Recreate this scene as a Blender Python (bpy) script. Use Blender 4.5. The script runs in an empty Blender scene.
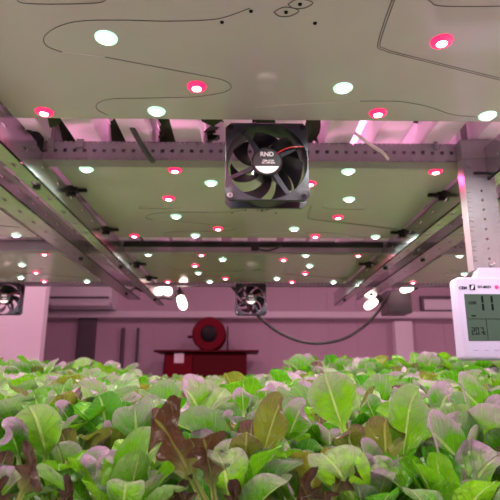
import bpy, bmesh, math, random
from mathutils import Vector, Matrix
random.seed(11)
PI = math.pi
S = bpy.context.scene
COL = S.collection
CZ = 1.02                       # eye height above the floor
F, PITCH, YAW = 520.0, math.atan(132 / 520), 0.0168

# ------------------------------------------------------------------ camera
cam_d = bpy.data.cameras.new('camera'); cam = bpy.data.objects.new('camera', cam_d); COL.objects.link(cam)
cam_d.sensor_width = 36; cam_d.lens = F / 500 * 36; cam_d.clip_start = 0.01
cam.location = (0, 0, CZ); cam.rotation_euler = (PI / 2 + PITCH, 0, -YAW)
cam_d.dof.use_dof = True; cam_d.dof.focus_distance = 0.5; cam_d.dof.aperture_fstop = 17
S.camera = cam
ROT = cam.rotation_euler.to_matrix()

def at(x, y, Y=None, h=None):
    """photo pixel -> point, at depth Y or at height h above the eye"""
    d = ROT @ Vector(((x - 250) / F, (250 - y) / F, -1))
    k = (Y / d.y) if Y is not None else (h / d.z)
    return Vector((0, 0, CZ)) + d * k

# ------------------------------------------------------------------ materials
def lin(r, g, b):
    return tuple((c / 255 / 12.92 if c / 255 <= .04045 else ((c / 255 + .055) / 1.055) ** 2.4) for c in (r, g, b)) + (1,)

class NT:
    def __init__(s, name):
        s.m = bpy.data.materials.new(name); s.m.use_nodes = True
        s.t = s.m.node_tree; s.b = s.t.nodes['Principled BSDF']; s.out = s.t.nodes['Material Output']
    def n(s, kind, **kw):
        nd = s.t.nodes.new(kind)
        for k, v in kw.items():
            if k.startswith('i_'):
                key = k[2:]; nd.inputs[int(key) if key.isdigit() else key].default_value = v
            else: setattr(nd, k, v)
        return nd
    def l(s, a, b): s.t.links.new(a, b)
    def math(s, op, a, b=None, clamp=False):
        nd = s.n('ShaderNodeMath', operation=op); nd.use_clamp = clamp
        for i, v in enumerate((a, b)):
            if v is None: continue
            if isinstance(v, (int, float)): nd.inputs[i].default_value = v
            else: s.l(v, nd.inputs[i])
        return nd.outputs[0]
    def mix(s, fac, a, b):
        nd = s.n('ShaderNodeMix', data_type='RGBA')
        for i, v in ((0, fac), (6, a), (7, b)):
            if isinstance(v, (int, float, tuple)): nd.inputs[i].default_value = v
            else: s.l(v, nd.inputs[i])
        return nd.outputs[2]
    def ramp(s, v, lo, hi):
        nd = s.n('ShaderNodeMapRange', interpolation_type='SMOOTHSTEP'); s.l(v, nd.inputs[0])
        nd.inputs[1].default_value = lo; nd.inputs[2].default_value = hi
        return nd.outputs[0]

def mat(name, col, rough=.5, metal=0, noise=.08, scale=40, bump=0, spec=.5, emit=None, estr=0):
    t = NT(name); c = lin(*col)
    nz = t.n('ShaderNodeTexNoise', i_Scale=scale, i_Detail=4.0)
    tc = t.n('ShaderNodeTexCoord'); t.l(tc.outputs['Object'], nz.inputs['Vector'])
    dk = tuple(v * (1 - noise * 2) for v in c[:3]) + (1,); lt = tuple(min(1, v * (1 + noise)) for v in c[:3]) + (1,)
    t.l(t.mix(nz.outputs['Fac'], dk, lt), t.b.inputs['Base Color'])
    t.b.inputs['Roughness'].default_value = rough; t.b.inputs['Metallic'].default_value = metal
    t.b.inputs['Specular IOR Level'].default_value = spec
    if bump:
        bp = t.n('ShaderNodeBump', i_Strength=bump, i_Distance=.002); t.l(nz.outputs['Fac'], bp.inputs['Height']); t.l(bp.outputs[0], t.b.inputs['Normal'])
    if emit:
        t.b.inputs['Emission Color'].default_value = tuple(emit) + (1,); t.b.inputs['Emission Strength'].default_value = estr
    return t.m

M = dict(
    board=mat('board_coating', (176, 170, 166), .09, 0, .03, 14, .07, .5),
    trace=mat('trace_dark', (84, 80, 78), .5),
    copper=mat('trace_bright', (205, 190, 200), .3, .6),
    
    steel=mat('galvanised_steel', (206, 204, 206), .2, .85, .12, 60, .1),
    polish=mat('bright_steel', (198, 196, 198), .17, .9, .04, 25, .02),
    steelm=mat('painted_steel', (146, 134, 144), .42, .3, .1, 50, .08),
    black=mat('black_plastic', (16, 14, 17), .5, 0, .1, 40, 0, .3),
    fan=mat('fan_plastic', (42, 39, 52), .38, 0, .1, 60),
    blade=mat('blade_plastic', (26, 22, 28), .3),
    sticker=mat('sticker_dark', (52, 50, 56), .5),
    stickw=mat('sticker_white', (236, 226, 230), .5),
    ink=mat('white_ink', (225, 220, 225), .6),
    dink=mat('dark_ink', (14, 14, 17), .8, 0, .05, 40, 0, .1),
    redwire=mat('red_wire', (190, 28, 40), .4),
    cable=mat('rubber_cable', (34, 30, 34), .5),
    gcable=mat('grey_cable', (60, 66, 56), .5),
    wcable=mat('white_cable', (222, 214, 210), .5),
    meter=mat('meter_plastic', (178, 170, 204), .35, 0, .02),
    lcd=mat('lcd_glass', (60, 80, 70), .4, 0, .04, 30, 0, .2),
    button=mat('button_grey', (205, 205, 222), .4),
    btn=mat('button_lilac', (158, 152, 190), .5),
    redcab=mat('red_enamel', (112, 2, 26), .5, 0, .06, 8, 0, .15),
    reddk=mat('red_enamel_dark', (84, 2, 18), .5, 0, .06, 8, 0, .15),  # darker red for a door, shelf, stand and nozzle
    wall=mat('wall_panel', (200, 172, 186), .55, 0, .04, 3, .05),
    wallw=mat('white_panel', (240, 232, 238), .5, 0, .03, 3),
    beam=mat('pale_rail', (232, 220, 226), .4, 0, .05, 6),
    darkp=mat('dark_panel', (96, 84, 92), .5, 0, .06, 6),
    floor=mat('floor_epoxy', (150, 142, 146), .3, 0, .08, 4),
    raft=mat('raft_plastic', (226, 222, 226), .5, 0, .05, 12),
    lw=mat('lens_white', (235, 255, 240), .3, 0, 0, 5, 0, .5, (.50, 1.0, .74), .95),
    cw=mat('core_white', (255, 255, 255), .3, 0, 0, 5, 0, .5, (.95, 1.0, .97), 14),
    lr=mat('lens_red', (255, 40, 80), .3, 0, 0, 5, 0, .5, (1.0, .015, .11), 1.5),
    cr=mat('core_red', (255, 220, 225), .3, 0, 0, 5, 0, .5, (1.0, .55, .66), 12),
    spot=mat('lamp_glow', (255, 235, 220), .3, 0, 0, 5, 0, .5, (1.0, .78, .68), 5),
    tube=mat('tube_glow', (255, 180, 230), .3, 0, 0, 5, 0, .5, (1.0, .35, .75), 4),
)

def sheet_mat(name, col, f):
    t = NT(name); t.b.inputs['Base Color'].default_value = lin(*col); t.b.inputs['Roughness'].default_value = .4
    nz = t.n('ShaderNodeTexNoise', i_Scale=20.0); bp = t.n('ShaderNodeBump', i_Strength=.05); t.l(nz.outputs['Fac'], bp.inputs['Height']); t.l(bp.outputs[0], t.b.inputs['Normal'])
    tr = t.n('ShaderNodeBsdfTranslucent'); tr.inputs[0].default_value = lin(*col)
    mx = t.n('ShaderNodeMixShader', i_0=f); t.l(t.b.outputs[0], mx.inputs[1]); t.l(tr.outputs[0], mx.inputs[2]); t.l(mx.outputs[0], t.out.inputs['Surface'])
    return t.m
M['chan'] = sheet_mat('channel_plastic', (240, 234, 238), .45)
def leaf_mat(name, blade, blade2, rib, tip, redness=0):
    t = NT(name)
    uv = t.n('ShaderNodeUVMap', uv_map='leaf'); sp = t.n('ShaderNodeSeparateXYZ'); t.l(uv.outputs[0], sp.inputs[0])
    at_ = t.n('ShaderNodeAttribute', attribute_name='tint'); va = t.n('ShaderNodeSeparateColor'); t.l(at_.outputs['Color'], va.inputs[0])
    tc = t.n('ShaderNodeTexCoord')
    n1 = t.n('ShaderNodeTexNoise', i_Scale=70.0, i_Detail=3.0); t.l(tc.outputs['Object'], n1.inputs[0])
    n2 = t.n('ShaderNodeTexNoise', i_Scale=230.0, i_Detail=2.0); t.l(tc.outputs['Object'], n2.inputs[0])
    u = t.math('ABSOLUTE', t.math('SUBTRACT', sp.outputs[0], .5)); v = sp.outputs[1]      # u 0 .. .5 , v 0 .. 1
    base = t.mix(va.outputs[1], lin(*blade), lin(*blade2))
    base = t.mix(t.math('MULTIPLY', t.ramp(n1.outputs['Fac'], .35, .7), .35), base, lin(*[c * .72 for c in blade]))
    # pigment gathers at the tip and along the margin
    edge = t.math('ADD', t.ramp(v, .55, 1.0), t.math('MULTIPLY', t.ramp(u, .3, .5), .45))
    edge = t.math('MULTIPLY', t.math('ADD', edge, t.math('MULTIPLY', t.math('SUBTRACT', n1.outputs['Fac'], .58), 1.6)), va.outputs[0], True)
    col = t.mix(edge, base, lin(*tip))
    if redness:
        col = t.mix(t.ramp(v, .62, .22), col, lin(120, 140, 62))
    # pale petiole, midrib and side veins
    wid = t.math('SUBTRACT', .055, t.math('MULTIPLY', v, .042))
    ribm = t.ramp(t.math('SUBTRACT', u, wid), .03, -.01)
    ph = t.math('SUBTRACT', t.math('MULTIPLY', v, 9.0), t.math('MULTIPLY', u, 5.0))
    fr = t.math('ABSOLUTE', t.math('SUBTRACT', t.math('FRACT', ph), .5))
    vein = t.math('MULTIPLY', t.ramp(fr, .09, .0), t.ramp(v, .3, .45))
    pet = t.ramp(v, .38, .12)
    mk = t.math('MAXIMUM', t.math('MAXIMUM', t.math('MULTIPLY', ribm, .48), t.math('MULTIPLY', vein, .24)), t.math('MULTIPLY', pet, .75))
    col = t.mix(mk, col, lin(*rib))
    t.l(col, t.b.inputs['Base Color']); t.b.inputs['Roughness'].default_value = .3
    t.b.inputs['Specular IOR Level'].default_value = .45
    vo = t.n('ShaderNodeTexVoronoi', feature='SMOOTH_F1', i_Scale=130.0); t.l(tc.outputs['Object'], vo.inputs['Vector'])
    hgt = t.math('ADD', t.math('SUBTRACT', t.math('MULTIPLY', n2.outputs['Fac'], .3), t.math('MULTIPLY', vo.outputs['Distance'], 1.6)), t.math('SUBTRACT', t.math('MULTIPLY', n1.outputs['Fac'], 1.1), t.math('MAXIMUM', t.math('MULTIPLY', vein, .5), ribm)))
    bp = t.n('ShaderNodeBump', i_Strength=.7, i_Distance=.003); t.l(hgt, bp.inputs['Height']); t.l(bp.outputs[0], t.b.inputs['Normal'])
    tr = t.n('ShaderNodeBsdfTranslucent'); t.l(col, tr.inputs['Color']); t.l(bp.outputs[0], tr.inputs['Normal'])
    mx = t.n('ShaderNodeMixShader', i_0=.36); t.l(t.b.outputs[0], mx.inputs[1]); t.l(tr.outputs[0], mx.inputs[2]); t.l(mx.outputs[0], t.out.inputs['Surface'])
    return t.m
M['leaf'] = leaf_mat('lettuce_leaf', (56, 142, 8), (120, 182, 22), (202, 224, 144), (178, 146, 178))
M['olive'] = leaf_mat('olive_leaf', (112, 140, 34), (136, 130, 50), (190, 204, 116), (112, 76, 84))
M['red'] = leaf_mat('red_oak_leaf', (64, 40, 26), (88, 58, 30), (142, 150, 70), (50, 26, 28), 1)
M['deep'] = mat('upper_leaf', (44, 74, 24), .5, 0, .15, 60)
M['stem'] = mat('lettuce_stem', (196, 206, 140), .5, 0, .1, 90)

# ------------------------------------------------------------------ mesh building
class MB:
    def __init__(s): s.bm = bmesh.new()
    def box(s, x0, x1, y0, y1, z0, z1):
        v = [s.bm.verts.new((x, y, z)) for x in (x0, x1) for y in (y0, y1) for z in (z0, z1)]
        for f in ((0, 1, 3, 2), (4, 6, 7, 5), (0, 4, 5, 1), (2, 3, 7, 6), (0, 2, 6, 4), (1, 5, 7, 3)):
            s.bm.faces.new([v[i] for i in f])
        return s
    def rbox(s, x0, x1, y0, y1, z0, z1, r=.004, seg=3):
        b = bmesh.new(); t = MB.__new__(MB); t.bm = b; t.box(x0, x1, y0, y1, z0, z1)
        bmesh.ops.bevel(b, geom=list(b.edges), offset=r, segments=seg, affect='EDGES', profile=.5)
        me = bpy.data.meshes.new('tmp'); b.to_mesh(me); b.free(); s.bm.from_mesh(me); bpy.data.meshes.remove(me)
        return s
    def loft(s, rings, close=True, cap0=True, cap1=True):
        vs = [[s.bm.verts.new(p) for p in r] for r in rings]
        n = len(vs[0])
        for a, b in zip(vs, vs[1:]):
            for i in range(n if close else n - 1):
                j = (i + 1) % n
                s.bm.faces.new((a[i], a[j], b[j], b[i]))
        if cap0: s.bm.faces.new(vs[0][::-1])
        if cap1: s.bm.faces.new(vs[-1])
        return s
    def rev(s, c, ax, prof, n=24, cap0=True, cap1=True):
        """profile [(radius, distance along axis)] turned about an axis through c"""
        ax = Vector(ax).normalized(); u = ax.orthogonal().normalized(); w = ax.cross(u); c = Vector(c)
        return s.loft([[c + ax * d + (u * math.cos(2 * PI * i / n) + w * math.sin(2 * PI * i / n)) * max(r, 1e-5) for i in range(n)] for r, d in prof], True, cap0, cap1)
    def cyl(s, a, b, r, n=16, r2=None):
        a, b = Vector(a), Vector(b); return s.rev(a, b - a, [(r, 0), (r if r2 is None else r2, (b - a).length)], n)
    def tube(s, pts, r, n=8):
        pts = [Vector(p) for p in pts]; rings = []; u = None
        for i, p in enumerate(pts):
            t = (pts[min(i + 1, len(pts) - 1)] - pts[max(i - 1, 0)]).normalized()
            u = t.orthogonal().normalized() if u is None else (u - t * u.dot(t)).normalized()
            w = t.cross(u); rings.append([p + (u * math.cos(2 * PI * k / n) + w * math.sin(2 * PI * k / n)) * r for k in range(n)])
        return s.loft(rings)
    def plate(s, o, ex, ey, nrm, L, W, th, holes, shape='round', hr=.003, hl=None):
        """perforated strip: along ex for L, width W along ey, thickness th along nrm; holes at distances along ex"""
        o, ex, ey, nrm = Vector(o), Vector(ex), Vector(ey), Vector(nrm)
        hl = hl or hr; N = 16
        def P(a, b, c): return o + ex * a + ey * b + nrm * c
        def solid(a0, a1):
            if a1 - a0 < 1e-5: return
            s.loft([[P(a0, -W / 2, 0), P(a0, W / 2, 0), P(a0, W / 2, th), P(a0, -W / 2, th)], [P(a1, -W / 2, 0), P(a1, W / 2, 0), P(a1, W / 2, th), P(a1, -W / 2, th)]])
        cur = 0
        for h in holes:
            q = hl + .0015; solid(cur, h - q); cur = h + q
            outer, inner = [], []
            for i in range(N):
                an = 2 * PI * (i + .5) / N; cx, cy = math.cos(an), math.sin(an)
                k = 1 / max(abs(cx), abs(cy)); outer.append((h + cx * k * q, cy * k * W / 2))
                if shape == 'round': inner.append((h + cx * hl, cy * hr))
                else: inner.append((h + max(-1, min(1, cx * 1.3)) * hl, max(-1, min(1, cy * 1.3)) * hr))
            ring = [[s.bm.verts.new(P(a, b, c)) for a, b in pts] for pts, c in ((outer, 0), (inner, 0), (inner, th), (outer, th))]
            for i in range(N):
                j = (i + 1) % N
                for a, b in ((0, 1), (1, 2), (2, 3), (3, 0)):
                    s.bm.faces.new((ring[a][i], ring[a][j], ring[b][j], ring[b][i]))
        solid(cur, L)
        return s
    def build(s, name, m, parent=None, smooth=False, loc=None):
        bmesh.ops.recalc_face_normals(s.bm, faces=list(s.bm.faces))
        me = bpy.data.meshes.new(name); s.bm.to_mesh(me); s.bm.free(); me.materials.append(m)
        if smooth:
            for p in me.polygons: p.use_smooth = True
            try: me.set_sharp_from_angle(angle=math.radians(38))
            except Exception: pass
        o = bpy.data.objects.new(name, me); COL.objects.link(o)
        if parent: o.parent = parent
        if loc is not None: o.location = loc
        return o

def tag(o, label=None, cat=None, group=None, kind=None):
    if label: o['label'] = label
    if cat: o['category'] = cat
    if group: o['group'] = group
    if kind: o['kind'] = kind
    return o
def empty(name, loc=(0, 0, 0), label=None, cat=None, group=None):
    o = bpy.data.objects.new(name, None); COL.objects.link(o); o.location = loc; o.empty_display_size = .02
    return tag(o, label, cat, group)
def dup(o, parent=None):
    c = o.copy(); COL.objects.link(c)
    if parent: c.parent = parent
    for ch in list(o.children): dup(ch, c)
    return c
def text(name, body, size, m, parent, loc, rot=(PI / 2, 0, 0), ext=.0002):
    cu = bpy.data.curves.new('txt', 'FONT'); cu.body = body; cu.size = size; cu.extrude = ext; cu.offset = size * .03; cu.align_x = 'CENTER'; cu.align_y = 'CENTER'
    tmp = bpy.data.objects.new('txt', cu); COL.objects.link(tmp); bpy.context.view_layer.update()
    me = bpy.data.meshes.new_from_object(tmp.evaluated_get(bpy.context.evaluated_depsgraph_get()))
    bpy.data.objects.remove(tmp); me.materials.clear(); me.materials.append(m); me.name = name
    o = bpy.data.objects.new(name, me); COL.objects.link(o); o.parent = parent; o.location = loc; o.rotation_euler = rot
    return o
def smoothpath(pts, k=8):
    pts = [Vector(p) for p in pts]; out = []
    for i in range(len(pts) - 1):
        p0, p1, p2, p3 = pts[max(i - 1, 0)], pts[i], pts[i + 1], pts[min(i + 2, len(pts) - 1)]
        for j in range(k):
            t = j / k
            out.append(.5 * ((2 * p1) + (p2 - p0) * t + (2 * p0 - 5 * p1 + 4 * p2 - p3) * t * t + (3 * p1 - p0 - 3 * p2 + p3) * t ** 3))
    return out + [pts[-1]]
def lamp(name, kind, loc, col, power, parent=None, radius=.006, rot=None, size=None, sizey=None):
    d = bpy.data.lights.new(name, kind); d.color = col; d.energy = power
    if kind == 'AREA':
        d.shape = 'RECTANGLE'; d.size = size; d.size_y = sizey
    else: d.shadow_soft_size = radius
    o = bpy.data.objects.new(name, d); COL.objects.link(o); o.location = loc
    if rot: o.rotation_euler = rot
    if parent: o.parent = parent
    return o

# ------------------------------------------------------------------ the room
YB = 5.4
def struct(name, mb, m): return tag(mb.build(name, m), kind='structure')
struct('floor', MB().box(-3.6, 3.6, -1.5, YB, -.06, 0), M['floor'])
struct('ceiling', MB().box(-3.6, 3.6, -1.5, YB, 2.75, 2.81), M['wallw'])
wb = MB()
xs = [-3.6]
while xs[-1] < 3.6: xs.append(xs[-1] + .3)
for a, b in zip(xs, xs[1:]): wb.box(a + .003, b - .003, YB, YB + .05, 0, 2.75)
wb.box(-3.6, 3.6, YB + .006, YB + .1, 0, 2.75)
struct('wall_back', wb, M['wall'])
struct('wall_left', MB().box(-3.66, -3.6, -1.5, YB, 0, 2.75), M['wallw'])
struct('wall_right', MB().box(3.6, 3.66, -1.5, YB, 0, 2.75), M['wallw'])
struct('wall_rear', MB().box(-3.6, 3.6, -1.56, -1.5, 0, 2.75), M['wallw'])
# pale horizontal rail on the back wall
z0, z1 = at(250, 318, Y=YB - .1).z, at(250, 311, Y=YB - .1).z
struct('trim_1', MB().rbox(-3.6, 3.6, YB - .1, YB, z0, z1, .012), M['beam'])
# white partition at the far side, its edge at x = 42
e = at(42, 330, Y=3.9).x
struct('wall_partition', MB().box(-3.6, e, 3.9, 3.98, 0, 2.75), M['wallw'])

# ceiling grow tubes of the aisle
def tube_lamp(x, y, lab, p):
    t = empty('ceiling_light', (x, y, 2.75), lab, 'ceiling light', 'pink tube lights over the aisle')
    MB().rbox(-.06, .06, -.6, .6, -.05, 0, .01).build('housing', M['wallw'], t)
    MB().cyl((0, -.56, -.065), (0, .56, -.065), .018, 12).build('tube', M['tube'], t, True)
    lamp('tube_light', 'AREA', (0, 0, -.09), (1.0, .53, .66), p, t, size=.12, sizey=1.1)
for x in (-2.4, -.8, .8, 2.4):
    tube_lamp(x, 3.1, 'pink tube light on the ceiling above the aisle', 15)
def fill_tube(x, lab):  # fill lamps added behind the camera to brighten the front
    t = empty('fill_light', (x, -1.5, 1.42), lab, 'fill light', 'added fill tubes on the rear wall')
    MB().rbox(-.5, .5, 0, .05, -.05, .05, .01).build('housing', M['wallw'], t)
    MB().cyl((-.47, .068, 0), (.47, .068, 0), .018, 12).build('tube', M['spot'], t, True)
    lamp('tube_light', 'AREA', (0, .1, 0), (1.0, .92, .95), 4, t, rot=(PI / 2, 0, 0), size=.95, sizey=.1)
for x in (-.9, .9): fill_tube(x, 'added pale fill tube on the wall behind the camera')


# ------------------------------------------------------------------ light boards
H = .37
ROWS = [((88, 168), 'w', (437, 172)), ((177, 169), 'r', (350, 172)), ((212, 183), 'w', (311, 183)), ((170, 197), 'r', (350, 200)),
        ((176, 216), 'w', (338, 217)), ((218, 228), 'r', (294, 229)), ((195, 235), 'w', (315, 236)), ((135, 235), 'r', (376, 237))]
XC, LP, PITCHX = .036, .64, .936
YF2, YR2 = at(255, 161, h=H).y, at(255, 238, h=H).y
YM2 = (YF2 + YR2) / 2
pat = []
for (a, c, b) in ROWS:
    A, B = at(*a, h=H), at(*b, h=H)
    hx, yy = (B.x - A.x) / 2, (A.y + B.y) / 2 - YM2
    pat.append((-hx, yy, c)); pat.append((hx, yy, 'r' if c == 'w' else 'w'))
HX, HY = .365, (YR2 - YF2) / 2
YM1 = YM2 - LP
def on1(x, y):                       # photo pixel on the nearest board -> board-local point
    p = at(x, y, h=H); return Vector((p.x - XC, p.y - YM1, 0))
LW = {'w': (.86, 1.0, .88), 'r': (1.0, .06, .24)}
POW = {'w': 1.95, 'r': .78}
board_me = {}
def led(parent, x, y, c, lit=True):
    if c not in board_me:
        l = MB().rev((0, 0, 0), (0, 0, -1), [(.0136, 0), (.0130, .0022), (.0105, .0038), (.007, .0042)], 24, True, True).build('led', M['l' + c], None, True)  # lens widened and given a coloured glow to carry the lamp's halo
        q_ = .8 if c == 'w' else .72
        k = MB().rev((0, 0, -.0038), (0, 0, -1), [(.0096 * q_, 0), (.0085 * q_, .0012), (.005 * q_, .0022), (.0004, .0025)], 16).build('emitter', M['c' + c], l, True)
        board_me[c] = l; o = l
    else: o = dup(board_me[c])
    o.parent = parent; o.location = (x, y, 0); o.scale = (.92, .92, .92)
    if lit:
        lp = lamp('led_light', 'SPOT', (x, y, -.0155), LW[c], POW[c], parent, .005)
        lp.data.spot_size = math.radians(168); lp.data.spot_blend = .55
    return o
TR = [[(250, 8), (225, 17), (205, 20), (165, 21), (120, 20), (80, 21), (57, 27), (44, 37), (47, 46), (62, 52)],
      [(105, 57), (200, 75), (223, 80), (231, 86), (227, 91), (215, 94), (190, 97), (140, 98), (110, 99), (97, 104), (98, 110), (108, 115)],
      [(20, -8), (23, 3), (95, 3), (107, -3)],
      [(396, -12), (378, 42), (383, 50), (400, 55), (440, 65), (500, 80), (540, 90)], [(399, -12), (380.5, 41), (385, 48.5), (401, 53.5), (441, 63.5), (500, 78), (540, 88)],
      [(360, 101), (385, 101), (405, 102), (430, 107), (455, 115), (490, 117)], [(420, -6), (430, 1), (443, 6), (510, 6)]]
LTR = [[(62, 52), (105, 57)], [(255, 107), (300, 104), (360, 101)]]
def board(i, bay, label, lit=True):
    t = empty('light_board', (XC + bay * PITCHX, YM2 + LP * (i - 2), CZ + H), label, 'light board', 'suspended LED grow light boards')
    if 'panel' not in board_me:
        p = MB().rbox(-HX, HX, -HY, HY, 0, .004, .0012, 2).build('panel', M['board'], t)
        pcs = [p]
        for q in TR:
            pts = smoothpath([on1(*a) - Vector((0, 0, .0001)) for a in q], 5)
            pts = [a for a in pts if abs(a.x) < HX - .004 and abs(a.y) < HY - .004]
            if len(pts) > 2: pcs.append(MB().tube(pts, .0006, 5).build('circuit_trace', M['trace'], t))
        for cx, cy in ((286, 12), (300, 4)):
            pcs.append(MB().tube(smoothpath([on1(cx - 12, cy), on1(cx - 4, cy - 4.5), on1(cx + 5, cy - 4.5), on1(cx + 13, cy - 1), on1(cx + 4, cy + 4), on1(cx - 7, cy + 4), on1(cx - 12, cy)], 3), .0007, 5).build('pad_outline', M['trace'], t))
        for q in LTR: pcs.append(MB().tube([on1(*a) for a in q], .0005, 5).build('bright_trace', M['copper'], t))
        for a in ((222, 22), (315, 23), (251, 11), (286, 12), (300, 4)): pcs.append(MB().rev(on1(*a), (0, 0, -1), [(.0022, 0), (.0018, .0012)], 10).build('rivet', M['dink'], t))
        board_me['panel'] = pcs
    else:
        for p in board_me['panel']: dup(p, t)
    for x, y, c in pat: led(t, x, y, c, lit)
    return t
board(1, 0, 'nearest and largest LED board, overhead, with curved dark circuit lines and the big fan behind')
board(2, 0, 'green-tinted LED board behind the large black fan, second in depth')
board(3, 0, 'farthest LED board of the central run, above the small centre fan')
board(2, -1, 'pale LED board outside the twin left rails, cut by the frame edge')
board(3, -1, 'LED board above the small fan by the white partition')
board(2, 1, 'LED board partly hidden behind the perforated meter bracket')
board(3, 1, 'LED board behind the meter, outside the twin right rails')
board(1, -1, 'near LED board just outside the picture past the left rails')
board(1, 1, 'near LED board just outside the picture past the right rails')

# ------------------------------------------------------------------ rails, crossbars, hangers
def rail(x, sgn, label, z0=.324, z1=.381, w=.028, y0=.12, y1=2.26, sl=.022):
    """L-shaped slotted angle; upright flange at x, foot running away from the middle"""
    t = empty('slotted_rail', (x, y0, CZ), label, 'rail', 'slotted steel rails')
    L = y1 - y0
    hs = [.03 + k * .075 for k in range(int((L - .05) / .075))]
    MB().plate((0, 0, (z0 + z1) / 2), (0, 1, 0), (0, 0, 1), (sgn, 0, 0), L, z1 - z0, .0022, hs, 'slot', .0028, .008).build('upright_flange', M['polish'], t)
    MB().plate((sgn * w / 2, 0, z0), (0, 1, 0), (1, 0, 0), (0, 0, 1), L, w, .0022, hs, 'slot', .0035, .008).build('foot_flange', M['steel'], t)
    for yy in (.34 - y0, .72, 1.36, 1.98): MB().rev((sgn * w / 2, yy, z0), (0, 0, -1), [(.007, 0), (.007, .004), (.004, .0055)], 6).build('bolt', M['black'], t)
    return t
rail(-.336, -1, 'slotted rail along the left edge of the central boards')
rail(XC + HX + .006, 1, 'slotted rail along the right edge of the central boards')
rail(-.44, -1, 'lower slotted rail of the left pair, outside the boards', .348, .385, .055)
rail(.505, 1, 'outer slotted rail of the right pair, behind the meter bracket', .348, .385, .055)

def crossbar(y, x0, x1, label, holes=True, z0=.37, z1=.405):
    t = empty('crossbar', (x0, y, CZ), label, 'crossbar', 'perforated steel crossbars')
    L = x1 - x0; hs = [.012 + k * .0165 for k in range(int((L - .02) / .0165))] if holes else []
    MB().plate((0, 0, (z0 + z1) / 2), (1, 0, 0), (0, 0, 1), (0, 1, 0), L, z1 - z0, .002, hs, 'slot', .003, .0032).build('face', M['steelm'], t)
    MB().box(0, L, .024, .026, z0 + .002, z1 - .002).build('shade_plate', M['darkp'], t)  # dark plate added behind the holes to stand for their shade
    MB().box(0, L, .002, .03, z0, z0 + .002).build('foot', M['steelm'], t)
    return t
YX = [YF2 - .014 + LP * k for k in range(3)]
crossbar(YX[0], -1.5, 1.5, 'perforated crossbar carrying the white channels, behind the large fan', True, .364, .398)
crossbar(YX[1], -1.5, 1.5, 'crossbar in the gap behind the second board', True, .364, .398)
crossbar(YX[2] - .03, -1.5, 1.5, 'farthest crossbar at the back end of the rack', True, .376, .398)
# pipe running along the second gap
pp = MB().cyl((-.33, YX[1] - .04, CZ + .376), (.40, YX[1] - .04, CZ + .376), .008, 12).build('water_pipe', M['black'], None, True)
tag(pp, 'dark pipe running across the gap behind the second board', 'pipe')
lb = MB().rbox(-1.4, -.505, YX[1] - .055, YX[1] - .03, CZ + .352, CZ + .378, .003).build('support_beam', M['steelm'])
tag(lb, 'short mauve beam crossing in front of the left far board', 'beam')
# hanging straps
for i, (px, w, lab) in enumerate(((437, .007, 'thin hanging strap nearer the large fan, above the right crossbar'), (466, .011, 'wider hanging strap directly above the meter bracket'),
                                  (79, .012, 'hanging strap at the corner of the second board, by the first white channel'), (50, .010, 'hanging strap beside the black junction box'))):
    p = at(px, 150, Y=YX[0] - .006)
    o = MB().rbox(-w / 2, w / 2, -.003, 0, 0, .5, .0008, 1).build('hanger_strap', M['steelm'], None, False, (p.x, YX[0] - .003, CZ + .385))
    tag(o, lab, 'strap')

# growing channels of the tier above
n = 0
for k in range(-14, 15):
    x = .036 + .0425 + k * .085
    b = MB()
    prof = [(-.026, .05), (-.0235, .05), (-.0225, .0), (.0225, .0), (.0235, .05), (.026, .05)]
    b.loft([[(px_, .0, pz) for px_, pz in prof], [(px_, 1.9, pz) for px_, pz in prof]], False, False, False)
    o = b.build('growing_channel', M['chan'], None, False, (x, .05, CZ + .3995))
    tag(o, 'white plastic channel of the tier above, resting on the perforated crossbars', 'channel', 'white channels over the light boards')

def upper_tube(x, y):
    t = empty('tier_light', (x, y, CZ + .86), 'pink tube light of the tier above, over the white channels', 'tier light', 'pink tube lights of the tier above')
    MB().rbox(-.42, .42, -.03, .03, 0, .03, .006).build('housing', M['wallw'], t)
    for hx_ in (-.35, .35): MB().cyl((hx_, 0, .03), (hx_, 0, 2.75 - CZ - .86), .004, 8).build('hanger', M['steelm'], t, True)
    MB().cyl((-.4, 0, -.016), (.4, 0, -.016), .014, 12).build('tube', M['tube'], t, True)
    lamp('tube_light', 'AREA', (0, 0, -.04), (1.0, .3, .62), 5.5, t, size=.8, sizey=.08)
for x in (-.95, .036, 1.02): upper_tube(x, .75)
def tier_foliage():
    F_ = Foliage(); rnd = random.Random(5)
    for k in range(-14, 16):
        rx = .036 + k * .085
        side = -.66 < rx < -.28 or .36 < rx < .74  # over the rails, extra leaves added to block the tier lamps
        for y_ in ([.1 + .02 * q for q in range(90)] if side else [.60 + .02 * q for q in range(20 if k < 2 else 11)]):
            p0 = Vector((.036 + k * .085 + rnd.uniform(-.006, .006), y_ + rnd.uniform(-.01, .01), CZ + .458))
            az = rnd.uniform(0, 6.28); d = Vector((math.cos(az), math.sin(az), rnd.uniform(-.35, .25)))
            F_.leaf(lambda t, p0=p0, d=d: p0 + d * (.055 * t) + Vector((0, 0, -.03 * t * t)), lambda t: Vector((0, 0, 1)), .05, (0, 0, 0), .2, .05, 0, 0, 5, 6, .3, k, 0, .1)
    o = bpy.data.objects.new('tier_foliage', F_.mesh('tier_foliage', [M['deep']])); COL.objects.link(o)
    tag(o, 'dark green lettuce leaves between the white channels, with added light-blocking leaves over the rails', 'lettuce', None, 'stuff')
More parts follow.
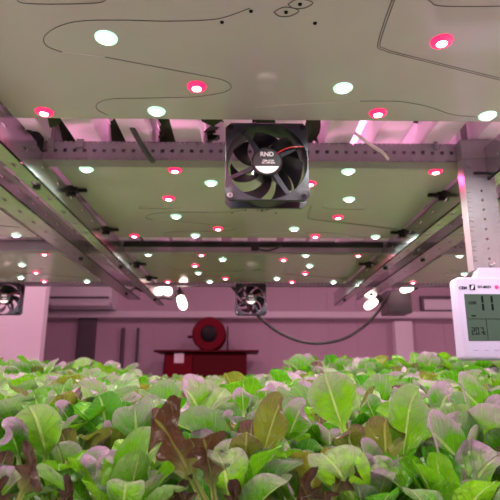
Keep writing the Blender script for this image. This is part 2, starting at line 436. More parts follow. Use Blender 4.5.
# black junction box on the crossbar beside the rail
p = at(28, 134, Y=YX[0] - .02)
t = empty('junction_box', (p.x, YX[0] - .002, p.z), 'black junction box with round boss on the crossbar by the left rail', 'junction box')
MB().rbox(-.034, .022, -.03, 0, -.028, .03, .006).build('housing', M['black'], t)
MB().rev((-.008, -.03, -.004), (0, -1, 0), [(.02, 0), (.019, .004), (.012, .006)], 24).build('boss', M['blade'], t, True)
MB().rev((-.009, -.036, -.006), (0, -1, 0), [(.008, 0), (.006, .003)], 16).build('cap', M['stickw'], t, True)

# clips holding the boards to the rails
def clip(px, py, sgn, label):
    p = at(px, py, h=H + .003)
    x = -.331 if sgn < 0 else XC + HX + .001
    t = empty('board_clip', (x, p.y, CZ + H), label, 'clip', 'black clips along the board edges')
    MB().rbox(-.009, .009, -.009, .009, -.008, .004, .002).build('jaw', M['black'], t)
    MB().rbox(-.002 if sgn < 0 else -.026, .026 if sgn < 0 else .002, -.004, .004, -.0075, -.001, .0015).build('tongue', M['black'], t)
    MB().cyl((0, 0, -.016), (0, 0, -.007), .005, 10).build('screw', M['black'], t, True)
clip(70, 187, -1, 'black clip nearest along the left rail, on the board corner')
clip(99, 227, -1, 'black clip midway along the left rail')
clip(124, 262, -1, 'black clip on the far board, left rail')
clip(137, 276, -1, 'farthest black clip on the left rail')
clip(447, 192, 1, 'black clip beside the perforated meter bracket')
clip(414, 230, 1, 'black clip midway along the right rail')
clip(385, 262, 1, 'black clip on the far board, right rail')

# cables in the first gap
o = MB().tube(smoothpath([(at(122, 112, Y=.78)), at(131, 126, Y=.775), at(140, 142, Y=.775), at(150, 158, Y=.79), at(153, 161, Y=.81)]), .0045).build('grey_cable', M['gcable'], None, True)
tag(o, 'thick grey-green cable slanting across the channels left of the large fan', 'cable')
o = MB().tube(smoothpath([at(338, 118, Y=.80), at(345, 125, Y=.79), at(368, 143, Y=.785), at(382, 152, Y=.785), at(388, 159, Y=.80)]), .0028).build('white_cable', M['wcable'], None, True)
tag(o, 'thin white cable slanting down right of the large fan', 'cable')

# ------------------------------------------------------------------ fans
def make_fan(label):
    t = empty('axial_fan', (0, 0, 0), label, 'fan')
    A, R, D, N = .06, .0575, .038, 48
    b = MB()
    def sq(i, a, y):
        an = 2 * PI * (i + .5) / N; k = min(1 / max(abs(math.cos(an)), abs(math.sin(an))), 1.36); return Vector((math.cos(an) * k * a, y, math.sin(an) * k * a))
    def ci(i, r, y):
        an = 2 * PI * (i + .5) / N; return Vector((math.cos(an) * r, y, math.sin(an) * r))
    rings = [[ci(i, R, D) for i in range(N)], [ci(i, R, .004) for i in range(N)], [ci(i, R + .0012, 0) for i in range(N)], [sq(i, A - .001, 0) for i in range(N)], [sq(i, A, .001) for i in range(N)],
             [sq(i, A, .005) for i in range(N)], [ci(i, R + .0018, .0055) for i in range(N)], [ci(i, R + .0018, D - .0055) for i in range(N)], [sq(i, A, D - .005) for i in range(N)], [sq(i, A, D) for i in range(N)], [ci(i, R, D) for i in range(N)]]
    b.loft(rings, True, False, False)
    bmesh.ops.remove_doubles(b.bm, verts=list(b.bm.verts), dist=1e-6)
    b.build('frame', M['fan'], t, True)
    for sx in (-1, 1):
        for sz in (-1, 1):
            MB().rev((sx * .0525, .001, sz * .0525), (0, -1, 0), [(.0042, 0), (.004, .002), (.0018, .0024), (.0016, .001)], 14).build('screw', M['steelm'] if (sx, sz) == (-1, -1) else M['black'], t, True)
    for an in (-58, 205, 125, 28):
        a = math.radians(an); ca, sa = math.cos(a), math.sin(a); px_, pz = -sa, ca
        q = []
        for r, w in ((.018, .0035), (.0565, .0026)):
            q.append([(ca * r + px_ * w, .004, sa * r + pz * w), (ca * r - px_ * w, .004, sa * r - pz * w), (ca * r - px_ * w, .008, sa * r - pz * w), (ca * r + px_ * w, .008, sa * r + pz * w)])
        MB().loft(q).build('strut', M['fan'], t)
    MB().rev((0, .012, 0), (0, -1, 0), [(.0225, 0), (.0225, .009), (.0212, .0105)], 40).build('motor_cap', M['blade'], t, True)
    st = MB().rev((0, .0016, 0), (0, -1, 0), [(.0195, 0), (.0195, .0005)], 40).build('sticker', M['sticker'], t)
    arc = [(.0188 * math.cos(math.radians(a)), .0188 * math.sin(math.radians(a))) for a in range(-155, -24, 5)]
    MB().loft([[(x, .0010, z) for x, z in arc], [(x, .0007, z) for x, z in arc]]).build('white_panel', M['stickw'], st)
    text('lettering', 'RND', .0092, M['ink'], st, (0, .0008, .0105))
    text('small_print', 'DSB-1212H\nDC 12V 0.3A', .0034, M['ink'], st, (.002, .0008, -.001))
    b = MB()
    for k in range(7):
        a0 = 2 * PI * k / 7 + .25; rows = []
        for j in range(9):
            r = .0215 + (.0535 - .0215) * j / 8; half = .30 + .07 * j / 8; sweep = .55 * (j / 8) ** 1.2
            rows.append([(r, a0 - sweep + half * s_, .0235 - s_ * (.0095 + .002 * j / 8)) for s_ in (-1, -.5, 0, .5, 1)])
        top = [[Vector((math.cos(a) * r, y, math.sin(a) * r)) for r, a, y in row] for row in rows]
        b.loft([[*row, *[p + Vector((0, .0012, 0)) for p in reversed(row)]] for row in top])
    b.rev((0, .034, 0), (0, -1, 0), [(.0215, 0), (.0222, .003), (.0222, .0215)], 36)
    b.build('blades', M['blade'], t, True)
    MB().tube(smoothpath([(.014, .002, .012), (.024, -.001, .017), (.036, -.002, .0205), (.048, .0, .022), (.056, .002, .0225)]), .0009, 6).build('red_wire', M['redwire'], t, True)
    MB().tube(smoothpath([(.013, .003, .0135), (.024, .001, .0185), (.036, .0, .022), (.048, .001, .0236), (.056, .003, .024)]), .0009, 6).build('black_wire', M['cable'], t, True)
    return t
fan = make_fan('large black fan lettered RND hanging behind the nearest light board')
fan.location = (XC, YM1 + HY + .003, CZ + H - .0625)
for bx, lab in ((0, 'small far fan in the middle, under the farthest central board'), (-1, 'small far fan in front of the white partition')):
    f2 = dup(fan); f2['label'] = lab
    f2.location = (XC + bx * PITCHX, YM2 + LP + HY + .003, CZ + H - .0625)
# loose connector on the second board's rear edge
p = at(255, 246, h=H - .004)
t = empty('cable_connector', (p.x, YX[1] - .058, CZ + H - .004), 'small black connector with loose lead hanging from the dark cross pipe', 'connector')
MB().rbox(-.011, .011, -.008, .008, -.012, .006, .003).build('plug', M['black'], t)
MB().tube(smoothpath([(.008, 0, -.006), (.03, .002, -.012), (.06, .004, -.004), (.075, .006, .006)]), .0025).build('lead', M['cable'], t, True)

# ------------------------------------------------------------------ bracket and meter
YM = .80
BX = at(485, 220, Y=YM).x
zt, zb = CZ + .385, at(487, 270, Y=YM).z
t = empty('perforated_bracket', (BX, YM, zb), 'grey perforated steel strip holding the white meter', 'bracket')
Lb = zt - zb
MB().plate((0, 0, 0), (0, 0, 1), (1, 0, 0), (0, 1, 0), Lb, .05, .003, [.018 + .0165 * k for k in range(8)], 'round', .0021).build('strip', M['steelm'], t)
MB().box(-.0265, -.0252, .0, .022, 0, Lb).build('side_flange', M['steelm'], t)
MB().rbox(-.028, .034, -.002, .026, Lb - .022, Lb + .012, .002).build('top_plate', M['steelm'], t)
MB().rev((.002, -.0003, .009), (0, -1, 0), [(.005, 0), (.0045, .002), (.002, .003)], 16).build('screw', M['steel'], t, True)
for sx in (-.016, .017):
    MB().rev((sx, -.0003, Lb - .034), (0, -1, 0), [(.0065, 0), (.006, .0015), (.0035, .002)], 16).build('bolt', M['steelm'], t, True)
MB().tube(smoothpath([(-.012, -.004, Lb - .05), (.008, -.01, Lb - .053), (.03, -.012, Lb - .058), (.05, -.008, Lb - .06)]), .0024).build('cable_tie', M['black'], t, True)

tl = at(452, 276.5, Y=YM - .02); bl = at(461, 360, Y=YM - .02)
MW, MH = .132, tl.z - bl.z
mx0 = (tl.x + bl.x) / 2 + .0066
t = empty('gas_meter', (mx0 + MW / 2, YM - .02, bl.z), 'white wall meter with grey-green screen hanging over the lettuce', 'meter')
MB().rbox(-MW / 2, MW / 2, 0, .034, 0, MH, .006, 4).build('body', M['meter'], t, True)
# screen and bezel
sx0 = at(466.3, 318, Y=YM - .02).x - (mx0 + MW / 2); sz1 = at(469, 294, Y=YM - .02).z - bl.z; sz0 = at(469, 341, Y=YM - .02).z - bl.z
sx1 = -sx0
sc = MB().rbox(sx0, sx1, -.0006, .004, sz0, sz1, .0005, 1).build('screen', M['lcd'], t)
def seg_digit(b, x, z, w, h, segs, th):
    g = th * .35; m_ = h / 2
    R_ = {'a': (x, x + w, z + h - th, z + h), 'g': (x, x + w, z + m_ - th / 2, z + m_ + th / 2), 'd': (x, x + w, z, z + th), 'f': (x, x + th, z + m_ + g, z + h - g), 'b': (x + w - th, x + w, z + m_ + g, z + h - g),
          'e': (x, x + th, z + g, z + m_ - g), 'c': (x + w - th, x + w, z + g, z + m_ - g)}
    for q in segs:
        a0, a1, c0, c1 = R_[q]; b.box(a0, a1, -.0011, -.0005, c0, c1)
b = MB()
def mp(x, y):
    p = at(x, y, Y=YM - .0206); return p.x - (mx0 + MW / 2), p.z - bl.z
for cx in (482.8, 492.3):
    x, z = mp(cx + 1, 311); _, z2 = mp(cx, 295.5)
    seg_digit(b, x - .011, z, .012, z2 - z, 'bc', .0029)
x, z = mp(471, 335)
W7 = {'2': 'abged', '0': 'abcdef', '7': 'abc', '5': 'afgcd', '1': 'bc'}
x, z = mp(472, 334.5)
for i, ch in enumerate('207'): seg_digit(b, x + .0062 * i + (.0012 if i == 2 else 0), z, .0048, .0105, W7[ch], .0011)
b.box(x + .0118, x + .0128, -.0011, -.0005, z, z + .001)
# divider lines
xa, za = mp(469.5, 319); b.box(sx0 + .002, sx1 - .002, -.0011, -.0005, za, za + .0005)
xa, zc = mp(486, 340); xb, _ = mp(486.5, 325); b.box(xb, xb + .0005, -.0011, -.0005, sz0 + .002, za)
b.build('readout', M['dink'], sc)
x, z = mp(472.5, 303); text('gas_symbol', 'CO2', .0058, M['dink'], sc, (x, -.0007, z))
x, z = mp(475, 316); text('unit_text', 'TEMP', .0032, M['dink'], sc, (x - .002, -.0007, z))
x, z = mp(483, 334); text('degree_text', '°C', .0062, M['dink'], sc, (x + .001, -.0007, z + .001))
x, z = mp(463, 288); text('brand_text', 'CEM', .0062, M['dink'], t, (x, -.0002, z))
x, z = mp(472.3, 287.3)
lg = MB().box(x - .0042, x + .0042, -.0006, .001, z - .0042, z + .0042).build('logo', M['dink'], t)
MB().loft([[(x - .003, -.0009, z - .003), (x + .0005, -.0009, z - .003), (x + .003, -.0009, z + .003), (x - .0005, -.0009, z + .003)], [(x - .003, -.0006, z - .003), (x + .0005, -.0006, z - .003), (x + .003, -.0006, z + .003), (x - .0005, -.0006, z + .003)]]).build('logo_stroke', M['button'], lg)
x, z = mp(484.5, 287); text('model_text', 'DT-802D', .0052, M['dink'], t, (x, -.0002, z))
x, z = mp(497, 287); MB().rev((x, .0004, z), (0, -1, 0), [(.0034, 0), (.0028, .0012), (.001, .0016)], 16).build('red_dot', M['lr'], t, True)  # glowing red dot on the meter face
for px_ in (476, 487, 497):
    x, z = mp(px_, 350); MB().rbox(x - .0035, x + .0035, -.0004, .001, z - .0011, z + .0011, .0006, 2).build('button', M['btn'], t)
# neck under the bracket
MB().loft([[(-.034, .004, MH - .004), (.036, .004, MH - .004), (.036, .03, MH - .004), (-.034, .03, MH - .004)], [(BX - .022 - (mx0 + MW / 2), .012, zb - bl.z + .002), (BX + .025 - (mx0 + MW / 2), .012, zb - bl.z + .002), (BX + .025 - (mx0 + MW / 2), .028, zb - bl.z + .002), (BX - .022 - (mx0 + MW / 2), .028, zb - bl.z + .002)]]).build('mount', M['meter'], t)

# ------------------------------------------------------------------ back of the room
def wallrect(name, x0, x1, y0, y1, Y, dep, m, lab, cat, r=.006):
    a, b_ = at(x0, y1, Y=Y), at(x1, y0, Y=Y)
    o = MB().rbox(0, b_.x - a.x, 0, dep, 0, b_.z - a.z, r).build(name, m, None, False, (a.x, Y, a.z))
    return tag(o, lab, cat) if cat else tag(o, kind='structure')
def post(name, x0, x1, Y, dep, m, top, lab=None, cat=None):
    a, b_ = at(x0, 360, Y=Y), at(x1, 360, Y=Y)
    o = MB().rbox(0, b_.x - a.x, 0, dep, 0, top, .006).build(name, m, None, False, (a.x, Y, 0))
    return tag(o, lab, cat) if cat else tag(o, kind='structure')
post('trim_2', 75, 93, YB - .06, .06, M['darkp'], at(80, 318, Y=YB - .06).z)
post('trim_3', 397, 415, YB - .12, .12, M['wallw'], at(400, 321, Y=YB - .12).z)
for i, x in enumerate((122, 137)):
    a = at(x, 350, Y=YB - .05)
    o = MB().cyl((0, 0, 0), (0, 0, a.z + .22), .014 if i else .02, 12).build('wall_pipe', M['darkp'], None, True, (a.x, YB - .05, 0)); tag(o, ('thicker' if not i else 'thinner') + ' upright pipe on the back wall between dark panel and red cabinet', 'pipe')
# air conditioner high on the wall
a, b_ = at(46, 307, Y=YB - .3), at(112, 283, Y=YB - .3)
t = empty('air_conditioner', ((a.x + b_.x) / 2, YB - .28, a.z), 'pale wall air conditioner behind the twin left rails', 'air conditioner')
w, h = b_.x - a.x, b_.z - a.z + .06
prof = [(0, .28), (0, .1), (.05, .02), (h * .35, 0), (h * .8, .01), (h, .08), (h, .28)]
MB().loft([[(-w / 2, y, z) for z, y in prof], [(w / 2, y, z) for z, y in prof]]).build('casing', M['wallw'], t)
MB().rbox(-w * .46, w * .46, -.012, .02, h * .3, h * .36, .004).build('grille', M['darkp'], t)
MB().rbox(-w * .46, w * .46, .02, .06, .02, .05, .004).build('louvre', M['beam'], t)
# pale panel and dark bracket box
a, b_ = at(424, 310, Y=YB - .03), at(453, 299, Y=YB - .03)
t = empty('wall_panel_light', (a.x, YB - .03, a.z), 'bright pink panel set in the back wall beside the meter', 'panel')
MB().rbox(0, b_.x - a.x, 0, .03, 0, b_.z - a.z, .004).build('face', M['wallw'], t)
b = MB(); W_, H_ = b_.x - a.x, b_.z - a.z
b.box(-.03, W_ + .03, -.015, .03, -.03, 0).box(-.03, W_ + .03, -.015, .03, H_, H_ + .03).box(-.03, 0, -.015, .03, 0, H_).box(W_, W_ + .03, -.015, .03, 0, H_)
b.build('surround', M['darkp'], t)
cb = wallrect('control_box', 388, 411, 290, 313, 2.3, .12, M['darkp'], 'dark control box hanging from the rack end by the right spotlights', 'box')
MB().cyl((.05, .06, .05), (.05, .06, 2.75 - cb.location.z), .006, 8).build('hanger', M['steelm'], cb, True)

# red cabinet with hose reel
Yc = 4.85
a, b_ = at(164, 350, Y=Yc), at(247, 350, Y=Yc)
W_, top = b_.x - a.x, a.z
t = empty('red_cabinet', (a.x, Yc, 0), 'red steel cabinet below the round red reel at the back wall', 'cabinet')
MB().rbox(0, W_, .02, .42, 0, top - .03, .008).build('body', M['redcab'], t)
sp = at(193, 350, Y=Yc).x - a.x
for x0, x1 in ((.012, sp - .008), (sp + .008, W_ - .012)):
    d = MB().rbox(x0, x1, 0, .022, .05, top - .05, .006).build('door', M['reddk'] if x0 > .1 else M['redcab'], t)
    hx = x1 - .05 if x0 < .1 else x0 + .05
    MB().rbox(hx - .01, hx + .01, -.025, .002, top * .6, top * .6 + .12, .004).build('handle', M['black'], d)
MB().rbox(-.09, W_ + .11, -.03, .44, top - .018, top, .005).build('top_shelf', M['reddk'], t)
x, z = at(174, 363, Y=Yc).x - a.x, at(174, 363, Y=Yc).z; x1, z1 = at(184, 353, Y=Yc).x - a.x, at(184, 353, Y=Yc).z
MB().rbox(x, x1, -.004, .002, z, z1, .001, 1).build('notice', M['stickw'], t)
c = at(209, 334, Y=Yc + .05); r = (at(226, 334, Y=Yc + .05).x - c.x)
t = empty('hose_reel', (c.x, Yc + .05, top), 'round red reel with black centre standing on the red cabinet', 'reel')
zc = c.z - top; 
MB().rev((0, -.02, zc), (0, 1, 0), [(r * .42, .02), (r * .5, 0), (r * .92, 0), (r, .02), (r, .05), (r * .82, .06), (r * .82, .16), (r, .17), (r, .2), (r * .92, .22), (.02, .22)], 40, False, True).build('drum', M['redcab'], t, True)
MB().rev((0, -.005, zc), (0, 1, 0), [(.03, -.03), (r * .4, -.025), (r * .56, -.004), (r * .56, .05)], 32).build('hub', M['black'], t, True)
MB().rbox(-r * .5, r * .5, .0, .2, 0, max(.03, zc - r * .8), .006).build('stand', M['reddk'], t)
MB().rbox(r * 1.05, r * 1.12, .02, .16, 0, zc + r * .5, .004).build('guard', M['black'], t)
MB().cyl((-r * .95, .08, zc - .02), (-r * 1.3, .08, zc - .02), .014, 10).build('nozzle', M['reddk'], t, True)

# spotlights at the rack end
def spot(px, py, Y, ang, ln, w, lab, tilt=.5):
    p = at(px, py, Y=Y)
    t = empty('spotlight', p, lab, 'spotlight', 'small spotlights at the rack end')
    d = Vector((math.sin(ang), -tilt, -math.cos(ang))).normalized()
    k = w * p.y / F / 2; L_ = ln * p.y / F
    MB().rev(-d * L_ * .2, d, [(k * .8, 0), (k, L_ * .25), (k * 1.02, L_ * .8), (k * .7, L_ * 1.05), (k * .2, L_ * 1.12)], 20).build('lens', M['spot'], t, True)
    MB().rev(-d * L_ * .75, d, [(k * .5, 0), (k * .95, L_ * .1), (k * 1.1, L_ * .6)], 20).build('housing', M['black'], t, True)
    MB().cyl(-d * L_ * .5, -d * L_ * .5 + Vector((0, .0, CZ + .385 - p.z)), .005, 8).build('stalk', M['black'], t, True)
    return t
spot(164, 287, 2.24, .75, 13, 9, 'spotlight tucked under the far board at the left rail end')
spot(181, 299, 2.24, .35, 14, 9, 'lower spotlight with black housing left of the centre fan')
spot(374, 302, 2.24, -1.0, 15, 8, 'slanting spotlight below the right rail end')
spot(410, 288, 2.24, -1.25, 14, 7, 'spotlight by the dark control box, nearest the meter')

# drooping cable
o = MB().tube(smoothpath([at(230, 284, Y=2.1), at(240, 296, Y=2.1), at(255, 313, Y=2.12), at(280, 333, Y=2.14), at(310, 343, Y=2.16), at(340, 340, Y=2.18), at(362, 328, Y=2.2), at(376, 314, Y=2.22), at(386, 300, Y=2.24), at(389, 292, Y=2.27)]), .0065).build('drooping_cable', M['cable'], None, True)
tag(o, 'black cable drooping from the centre fan to the control box', 'cable')
o = MB().tube(smoothpath([at(128, 282, Y=2.15), at(140, 290, Y=2.15), at(155, 295, Y=2.18), at(170, 299, Y=2.22), at(176, 296, Y=2.24)]), .005).build('lamp_cable', M['cable'], None, True)
tag(o, 'dark lead looping from left rail end to the lower spotlight', 'cable')

# ------------------------------------------------------------------ lettuces
def base_h(Y): return -.112 + (Y - .4) * .041
t = MB()
t.loft([[(-1.5, .2, CZ + base_h(.2) - .05), (1.5, .2, CZ + base_h(.2) - .05), (1.5, .2, CZ + base_h(.2)), (-1.5, .2, CZ + base_h(.2))], [(-1.5, 2.3, CZ + base_h(2.3) - .05), (1.5, 2.3, CZ + base_h(2.3) - .05), (1.5, 2.3, CZ + base_h(2.3)), (-1.5, 2.3, CZ + base_h(2.3))]])
tag(t.build('growing_raft', M['raft']), 'pale growing raft under the whole bed of lettuces', 'raft')
for x in (-1.3, 1.3):
    for y in (.3, 2.2):
        o = MB().rbox(-.03, .03, -.03, .03, 0, CZ + base_h(y) - .05, .003).build('rack_leg', M['steelm'], None, False, (x, y, 0)); tag(o, 'steel leg under the growing raft', 'leg', 'legs under the raft')

class Foliage:
    def __init__(s): s.v = []; s.f = []; s.uv = []; s.tint = []; s.mi = []
    def leaf(s, path, nrm, W, tint, cup=.25, ruff=.05, lobes=0, mi=0, nu=9, nv=16, pet=.13, seed=0, curl=0, tstart=.28):
        """path(t)->Vector, nrm(t)->Vector facing side; blade width W (full)"""
        rnd = random.Random(seed); b0 = len(s.v); ph1, ph2 = rnd.uniform(0, 6), rnd.uniform(0, 6)
        for j in range(nv + 1):
            t = 1 - (1 - j / nv) ** 1.35
            t = min(t, .9995); p = path(t); tg = (path(min(t + .01, 1)) - path(max(t - .01, 0))).normalized()
            n = nrm(t); n = (n - tg * n.dot(tg)).normalized(); sd = tg.cross(n)
            if t < tstart: hw = pet + .03 * (1 - t / tstart)
            else:
                q = (t - tstart) / (1 - tstart); hw = q ** .8 * (1 - q) ** .48 / .445; hw = max(hw, pet * (1 - q) ** .5)
                if lobes:
                    side_hw = []
                    for bumps in (((.14, .40, .10), (.46, .70, .15), (.83, 1.0, .17)), ((.30, .85, .16), (.84, 1.0, .17))):
                        side_hw.append(max(.3 * min(1, (1 - q) * 8), max(a_ * math.exp(-((q - c_) / w_) ** 2) for c_, a_, w_ in bumps)) * min(1, (1 - q) * 14) ** .6 * (1 + .05 * math.sin(q * 60 + ph1)))
            for i in range(nu):
                u = 2 * i / (nu - 1) - 1; a = abs(u)
                if lobes and t >= tstart: hw = side_hw[u > 0]
                off = cup * W * .5 * hw * (u * u) + ruff * W * a ** 2 * (math.sin(t * 13 + ph1 + (2 if u > 0 else 0)) * .6 + math.sin(t * 23 + ph2 + u * 2) * .4) * (1 if t > tstart else .2)
                off -= (.03 * W * math.exp(-(u / .16) ** 2))                 # midrib groove
                back = -lobes * .0 * a
                s.v.append(p + sd * (u * W * .5 * hw) + n * off + tg * back); s.uv.append((i / (nu - 1), t)); s.tint.append(tint)
        for j in range(nv):
            for i in range(nu - 1):
                a = b0 + j * nu + i; s.f.append((a, a + 1, a + nu + 1, a + nu)); s.mi.append(mi)
    def mesh(s, name, mats, origin=Vector((0, 0, 0))):
        me = bpy.data.meshes.new(name); me.from_pydata([v - origin for v in s.v], [], s.f)
        uv = me.uv_layers.new(name='leaf'); at_ = me.color_attributes.new('tint', 'FLOAT_COLOR', 'POINT')
        for lp in me.loops: uv.data[lp.index].uv = s.uv[lp.vertex_index]
        for i, c in enumerate(s.tint): at_.data[i].color = (*c, 1)
        for m_ in mats: me.materials.append(m_)
        for p, k in zip(me.polygons, s.mi): p.material_index = k; p.use_smooth = True
        return me
MATS = [M['leaf'], M['olive'], M['red']]

def rosette(seed, mi=0, n=15, L=.105, lobes=0, detail=(9, 14)):
    rnd = random.Random(seed); F_ = Foliage()
    for k in range(n):
        az = k * 2.39996 + rnd.uniform(-.3, .3); g = k / (n - 1)          # 0 outer .. 1 inner
        e0 = math.radians(52 + 32 * g + rnd.uniform(-9, 9)); bend = math.radians(46 - 30 * g + rnd.uniform(-16, 22))
        Lk = L * (1.0 - .25 * g * g) * rnd.uniform(.68, 1.12); W = Lk * rnd.uniform(.36, .5)
        rad = Vector((math.cos(az), math.sin(az), 0)); pts = [Vector(rad * .004 + Vector((0, 0, .008)))]
        N = 20
        for i in range(N):
            e = e0 - bend * ((i + .5) / N) ** 1.6; pts.append(pts[-1] + (rad * math.cos(e) + Vector((0, 0, math.sin(e)))) * Lk / N)
        def path(t, pts=pts):
            q = t * N; i = min(int(q), N - 1); return pts[i].lerp(pts[i + 1], q - i)
        tw = rnd.uniform(-.5, .5); side = Vector((-math.sin(az), math.cos(az), 0))
        nr = (-rad + Vector((0, 0, .6)) + side * tw)
        m_ = mi if mi != 0 else (1 if rnd.random() < .12 else 0)
        F_.leaf(path, lambda t, nr=nr: nr, W, (min(1, max(0, rnd.gauss(.33, .42))), rnd.random(), 0), rnd.uniform(.15, .75), rnd.uniform(.03, .10), lobes, m_, detail[0], detail[1], seed=seed * 50 + k)
    return F_
def stem_me():
    o = MB().rev((0, 0, 0), (0, 0, 1), [(.007, 0), (.0085, .006), (.007, .016), (.003, .022)], 12).build('stem', M['stem'], None, True)
    me = o.data; bpy.data.objects.remove(o); return me
STEM = stem_me()
VAR = [rosette(100 + i).mesh('foliage', MATS) for i in range(9)]
VARR = [rosette(300 + i, 2, 9, .085, 2).mesh('foliage', MATS) for i in range(2)]
def plant(me, x, y, rz, sc, label, group=None, dz=0):
    t = empty('lettuce_plant', (x, y, CZ + base_h(y) + dz), label, 'lettuce', group)
    t.rotation_euler = (0, 0, rz); t.scale = (sc, sc, sc)
    for nm, m_ in (('foliage', me), ('stem', STEM)):
        o = bpy.data.objects.new(nm, m_); COL.objects.link(o); o.parent = t
    return t
Y = .50; r_ = 0
while Y < 2.24:
    hw = .50 * Y + .14; nx = int(2 * hw / .098)
    for k in range(nx + 1):
        x = -hw + k * .098 + (.049 if r_ % 2 else 0) + random.uniform(-.016, .016); yy = Y + random.uniform(-.018, .018)
        if Y < .78: lab, grp = 'green lettuce with lilac leaf tips just behind the front row', 'lettuces just behind the front row'
        elif Y < 1.4: lab, grp = 'green lettuce in the middle rows of the bed', 'lettuces in the middle rows'
        else: lab, grp = 'small green lettuce in the far rows, against the pink back wall', 'lettuces in the far rows'
        low = Y > 1.0 and -.24 < x / yy < .08
        plant(random.choice(VAR), x, yy, random.uniform(0, 6.28), random.uniform(.82, 1.0) if low else random.uniform(.86, 1.14) if Y < 1.2 else (random.uniform(.8, 1.12) if random.random() < .78 else random.uniform(1.25, 1.45)), lab, grp, max(0, min(.022, (x - .1) * .05)) if Y > 1.2 and not low else (-.018 * min(1, Y - 1.0) if low else 0))
    Y += .088 + (Y - .5) * .012; r_ += 1

tier_foliage()
# front row: each plant made of the leaves the photo shows
def hero(label, Y, base, leaves, stemY=None):
    """leaves: (base px, tip px, width px, material, purple, yellow, lobes, bow, dY tip, cup)"""
    b = at(*base, Y=Y); org = Vector((b.x, b.y, CZ + base_h(b.y)))
    t = empty('lettuce_plant', org, label, 'lettuce')
    F_ = Foliage()
    for i, (b0, t0, w, mi, pur, yel, lob, bow, dY, cup) in enumerate(leaves):
        Pb, Pt = at(*b0, Y=Y - .004 * i), at(*t0, Y=Y + dY)
        root = org + Vector((0, 0, .012)) + (Pb - org) * .05
        W = w * Y / F
        ln = (Pt - Pb).length
        up = Vector((0, 0, 1))
        # quadratic path bowed towards the back, rooted in the plant's heart
        mid = (Pb + Pt) / 2 + Vector((0, bow * ln, .06 * ln))
        cu = random.uniform(.05, .22)
        def path(s, Pb=Pb, Pt=Pt, mid=mid, cu=cu, ln=ln): return Pb * (1 - s) ** 2 + mid * 2 * s * (1 - s) + Pt * s * s + Vector((0, -1, -.25)) * (ln * cu * max(0, s - .72) ** 2 * 10)
        fc = Vector((random.uniform(-.35, .35), -1, .45))
        F_.leaf(path, lambda s, fc=fc: fc, W, (pur, yel, 0), cup, random.uniform(.04, .085), lob, mi, 15, 28, .12, 7000 + hash(label) % 97 * 0 + i * 13 + int(b0[0]), 0, .3 if lob == 0 else .34)
        # petiole from the heart to the leaf base
        ps = smoothpath([root, (root + Pb) / 2 + Vector((0, .003, -.004)), Pb + (Pt - Pb) * .04], 4)
        F2 = len(F_.v); N = len(ps) - 1
        def pp2(s, ps=ps, N=N):
            q = min(s, .9999) * N; k = int(q); return ps[k].lerp(ps[k + 1], q - k)
        F_.leaf(pp2, lambda s, fc=fc: fc, W, (0, yel, 0), .5, 0, 0, mi, 5, 6, .12, 1, 0, 2.0)
    me = F_.mesh('foliage', MATS, org)
    o = bpy.data.objects.new('foliage', me); COL.objects.link(o); o.parent = t
    o = bpy.data.objects.new('stem', STEM); COL.objects.link(o); o.parent = t
    return t
G, O, RD = 0, 1, 2
hero('front lettuce with broad bright leaf facing out, directly above the maroon oak-leaf plant', .42, (45, 505), [
    ((50, 482), (30, 405), 50, G, .35, .95, 0, .12, -.02, .22), ((40, 430), (33, 391), 27, G, .2, .5, 0, .1, .02, .2),
    ((20, 470), (5, 425), 30, G, .9, .2, 0, .25, -.03, .4), ((66, 478), (62, 430), 24, O, .6, .3, 0, .2, .02, .4)])
hero('front lettuce at the far left corner with tall yellow-green leaf', .47, (-12, 470), [
    ((-4, 432), (8, 376), 46, G, .35, .9, 0, .12, 0, .25), ((2, 445), (22, 400), 30, G, .3, .1, 0, .2, -.02, .5)])
hero('front lettuce with two round bright leaves above the long diagonal leaf', .50, (108, 490), [
    ((108, 448), (100, 394), 36, G, .1, .15, 0, .12, 0, .15), ((118, 448), (126, 400), 26, G, .1, .1, 0, .15, .02, .25), ((92, 465), (112, 432), 28, G, 1.3, .1, 0, .35, -.04, .5), ((75, 440), (58, 404), 20, G, 1.2, .2, 0, .3, 0, .4)])
hero('front lettuce with large smooth leaf lying diagonally left of the brown oak-leaf', .40, (92, 520), [
    ((92, 508), (160, 442), 50, G, .3, .6, 0, .12, -.02, .2), ((70, 500), (100, 456), 28, G, 1.1, .3, 0, .4, -.03, .5), ((110, 510), (92, 465), 22, O, .7, .3, 0, .3, 0, .4)])
hero('front lettuce with wide vivid green leaf half under the brown oak-leaf', .43, (152, 520), [
    ((140, 505), (192, 462), 42, G, .1, .1, 0, .2, -.02, .3), ((150, 470), (172, 412), 30, G, .9, .3, 0, .25, 0, .45), ((185, 470), (190, 432), 24, G, .1, .1, 0, .2, 0, .3)])
hero('maroon oak-leaf lettuce in the front left corner', .36, (18, 530), [
    ((14, 512), (38, 456), 46, RD, .5, .2, 2.2, .1, -.01, .2), ((50, 520), (75, 488), 34, RD, .6, .1, 2, .2, 0, .3), ((0, 525), (-8, 488), 34, RD, .4, .3, 2, .2, 0, .3)])
hero('brown oak-leaf lettuce with large two-lobed leaf, front, left of centre', .37, (208, 530), [
    ((210, 516), (156, 414), 66, RD, .25, .55, 2.1, .08, 0, .12), ((216, 514), (204, 436), 44, RD, .25, .6, 1.2, .1, -.01, .15), ((190, 525), (176, 484), 34, RD, .5, .3, 2, .2, 0, .3), ((222, 525), (240, 492), 30, RD, .5, .4, 2, .25, -.01, .3)])
hero('front lettuce with pale pink-topped leaf just behind the brown oak-leaf', .52, (208, 480), [
    ((212, 436), (184, 384), 40, G, 1.1, .95, 0, .15, -.02, .2), ((206, 450), (214, 430), 26, G, 1.3, .2, 0, .4, -.04, .6), ((225, 450), (233, 412), 18, G, .9, .2, 0, .3, 0, .4)])
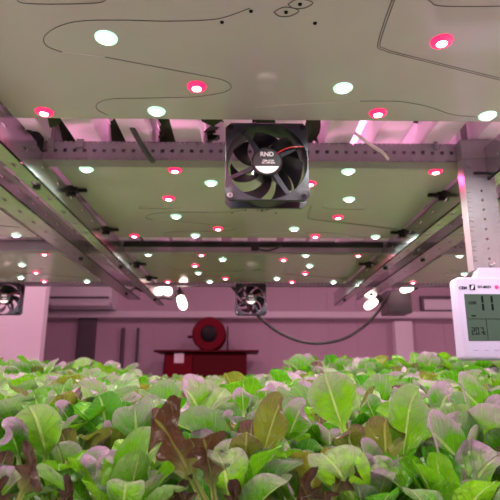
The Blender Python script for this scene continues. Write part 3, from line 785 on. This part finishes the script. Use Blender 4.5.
hero('front lettuce with slender upright leaf on a long pale stalk, at the centre', .42, (250, 525), [
    ((252, 496), (282, 394), 36, O, .5, .4, 0, .14, .0, .3), ((243, 500), (247, 430), 32, O, .55, .3, 0, .14, -.01, .35), ((236, 510), (216, 470), 26, G, .3, .3, 0, .2, 0, .4), ((262, 470), (266, 418), 24, G, 1.1, .2, 0, .2, .03, .4)])
hero('front lettuce with two small pink-tipped leaves behind the slender stalk', .56, (256, 470), [
    ((244, 424), (242, 387), 20, G, 1.3, .5, 0, .2, 0, .35), ((262, 424), (268, 383), 20, G, 1.4, .6, 0, .2, 0, .35)])
hero('front lettuce right of the slender stalk, with a leaning lilac-tipped leaf', .47, (282, 505), [
    ((280, 462), (304, 402), 32, G, .8, .5, 0, .15, 0, .35), ((284, 490), (322, 452), 36, G, .1, .1, 0, .25, -.02, .4), ((300, 500), (318, 468), 26, G, .9, .3, 0, .3, -.03, .4)])
hero('front lettuce with tall broad pale leaf rising above its neighbours', .45, (348, 505), [
    ((352, 456), (324, 372), 50, G, .5, .95, 0, .12, 0, .2), ((352, 486), (350, 424), 36, O, .7, .3, 0, .14, 0, .3), ((345, 470), (366, 428), 28, O, .8, .2, 0, .2, .01, .3)])
hero('dark red oak-leaf lettuce at the front, right of centre', .37, (328, 530), [
    ((328, 514), (352, 460), 34, RD, .4, .2, 2.1, .12, 0, .2), ((318, 520), (300, 480), 40, RD, .3, .5, 2.2, .2, -.01, .3), ((330, 525), (325, 490), 26, RD, .5, .4, 2, .2, -.01, .3)])
hero('front lettuce with upright paddle-shaped leaf below the meter, left of it', .43, (398, 525), [
    ((400, 502), (414, 385), 40, G, .4, .85, 0, .1, 0, .2), ((390, 492), (384, 416), 40, O, .55, .5, 0, .12, .01, .2), ((385, 500), (362, 448), 32, G, 1.1, .4, 0, .3, -.03, .45), ((412, 500), (432, 470), 22, G, .6, .3, 0, .2, 0, .4)])
hero('front lettuce below the meter with broad leaf arching over leftward', .42, (492, 525), [
    ((496, 500), (424, 422), 46, G, .85, .45, 0, .16, -.03, .25), ((488, 500), (455, 412), 42, G, .35, .2, 0, .2, .02, .4), ((470, 512), (420, 486), 24, G, .7, .2, 0, .15, -.03, .4), ((505, 490), (505, 430), 36, G, .3, .3, 0, .2, 0, .3)])
hero('front lettuce at the right edge with pink-rimmed leaf just under the meter', .50, (515, 480), [
    ((512, 440), (455, 380), 36, G, .75, .6, 0, .14, -.02, .25), ((500, 450), (490, 400), 30, G, .3, .3, 0, .2, 0, .3)])
hero('front lettuce with cupped dark leaf beside the paddle-shaped leaf', .55, (425, 470), [
    ((394, 430), (392, 390), 20, G, .9, .1, 0, .3, -.02, .6), ((435, 428), (450, 390), 32, G, 1.2, .3, 0, .2, -.02, .3), ((380, 430), (366, 396), 24, G, .4, .2, 0, .2, 0, .3)])
# low filling plants between the front ones
for i, (px, Yf) in enumerate(((-10, .40), (75, .44), (125, .38), (180, .45), (235, .40), (300, .42), (365, .40), (440, .38), (475, .46), (520, .4), (30, .5), (270, .5), (330, .52), (410, .5))):
    p = at(px, 440, Y=Yf)
    plant(VAR[i % 9], p.x, Yf, i * 1.7, .74, 'low green lettuce filling the gaps between the tall front plants', 'low lettuces of the front row')

# ------------------------------------------------------------------ world and view
w = bpy.data.worlds.new('world'); S.world = w; w.use_nodes = True
w.node_tree.nodes['Background'].inputs[0].default_value = (.9, .45, .75, 1); w.node_tree.nodes['Background'].inputs[1].default_value = .12
S.view_settings.view_transform = 'Standard'; S.view_settings.look = 'None'; S.view_settings.gamma = 1; S.view_settings.exposure = 0.16
S.cycles.use_denoising = True; S.cycles.max_bounces = 8; S.cycles.sample_clamp_indirect = 6; S.cycles.use_light_tree = True
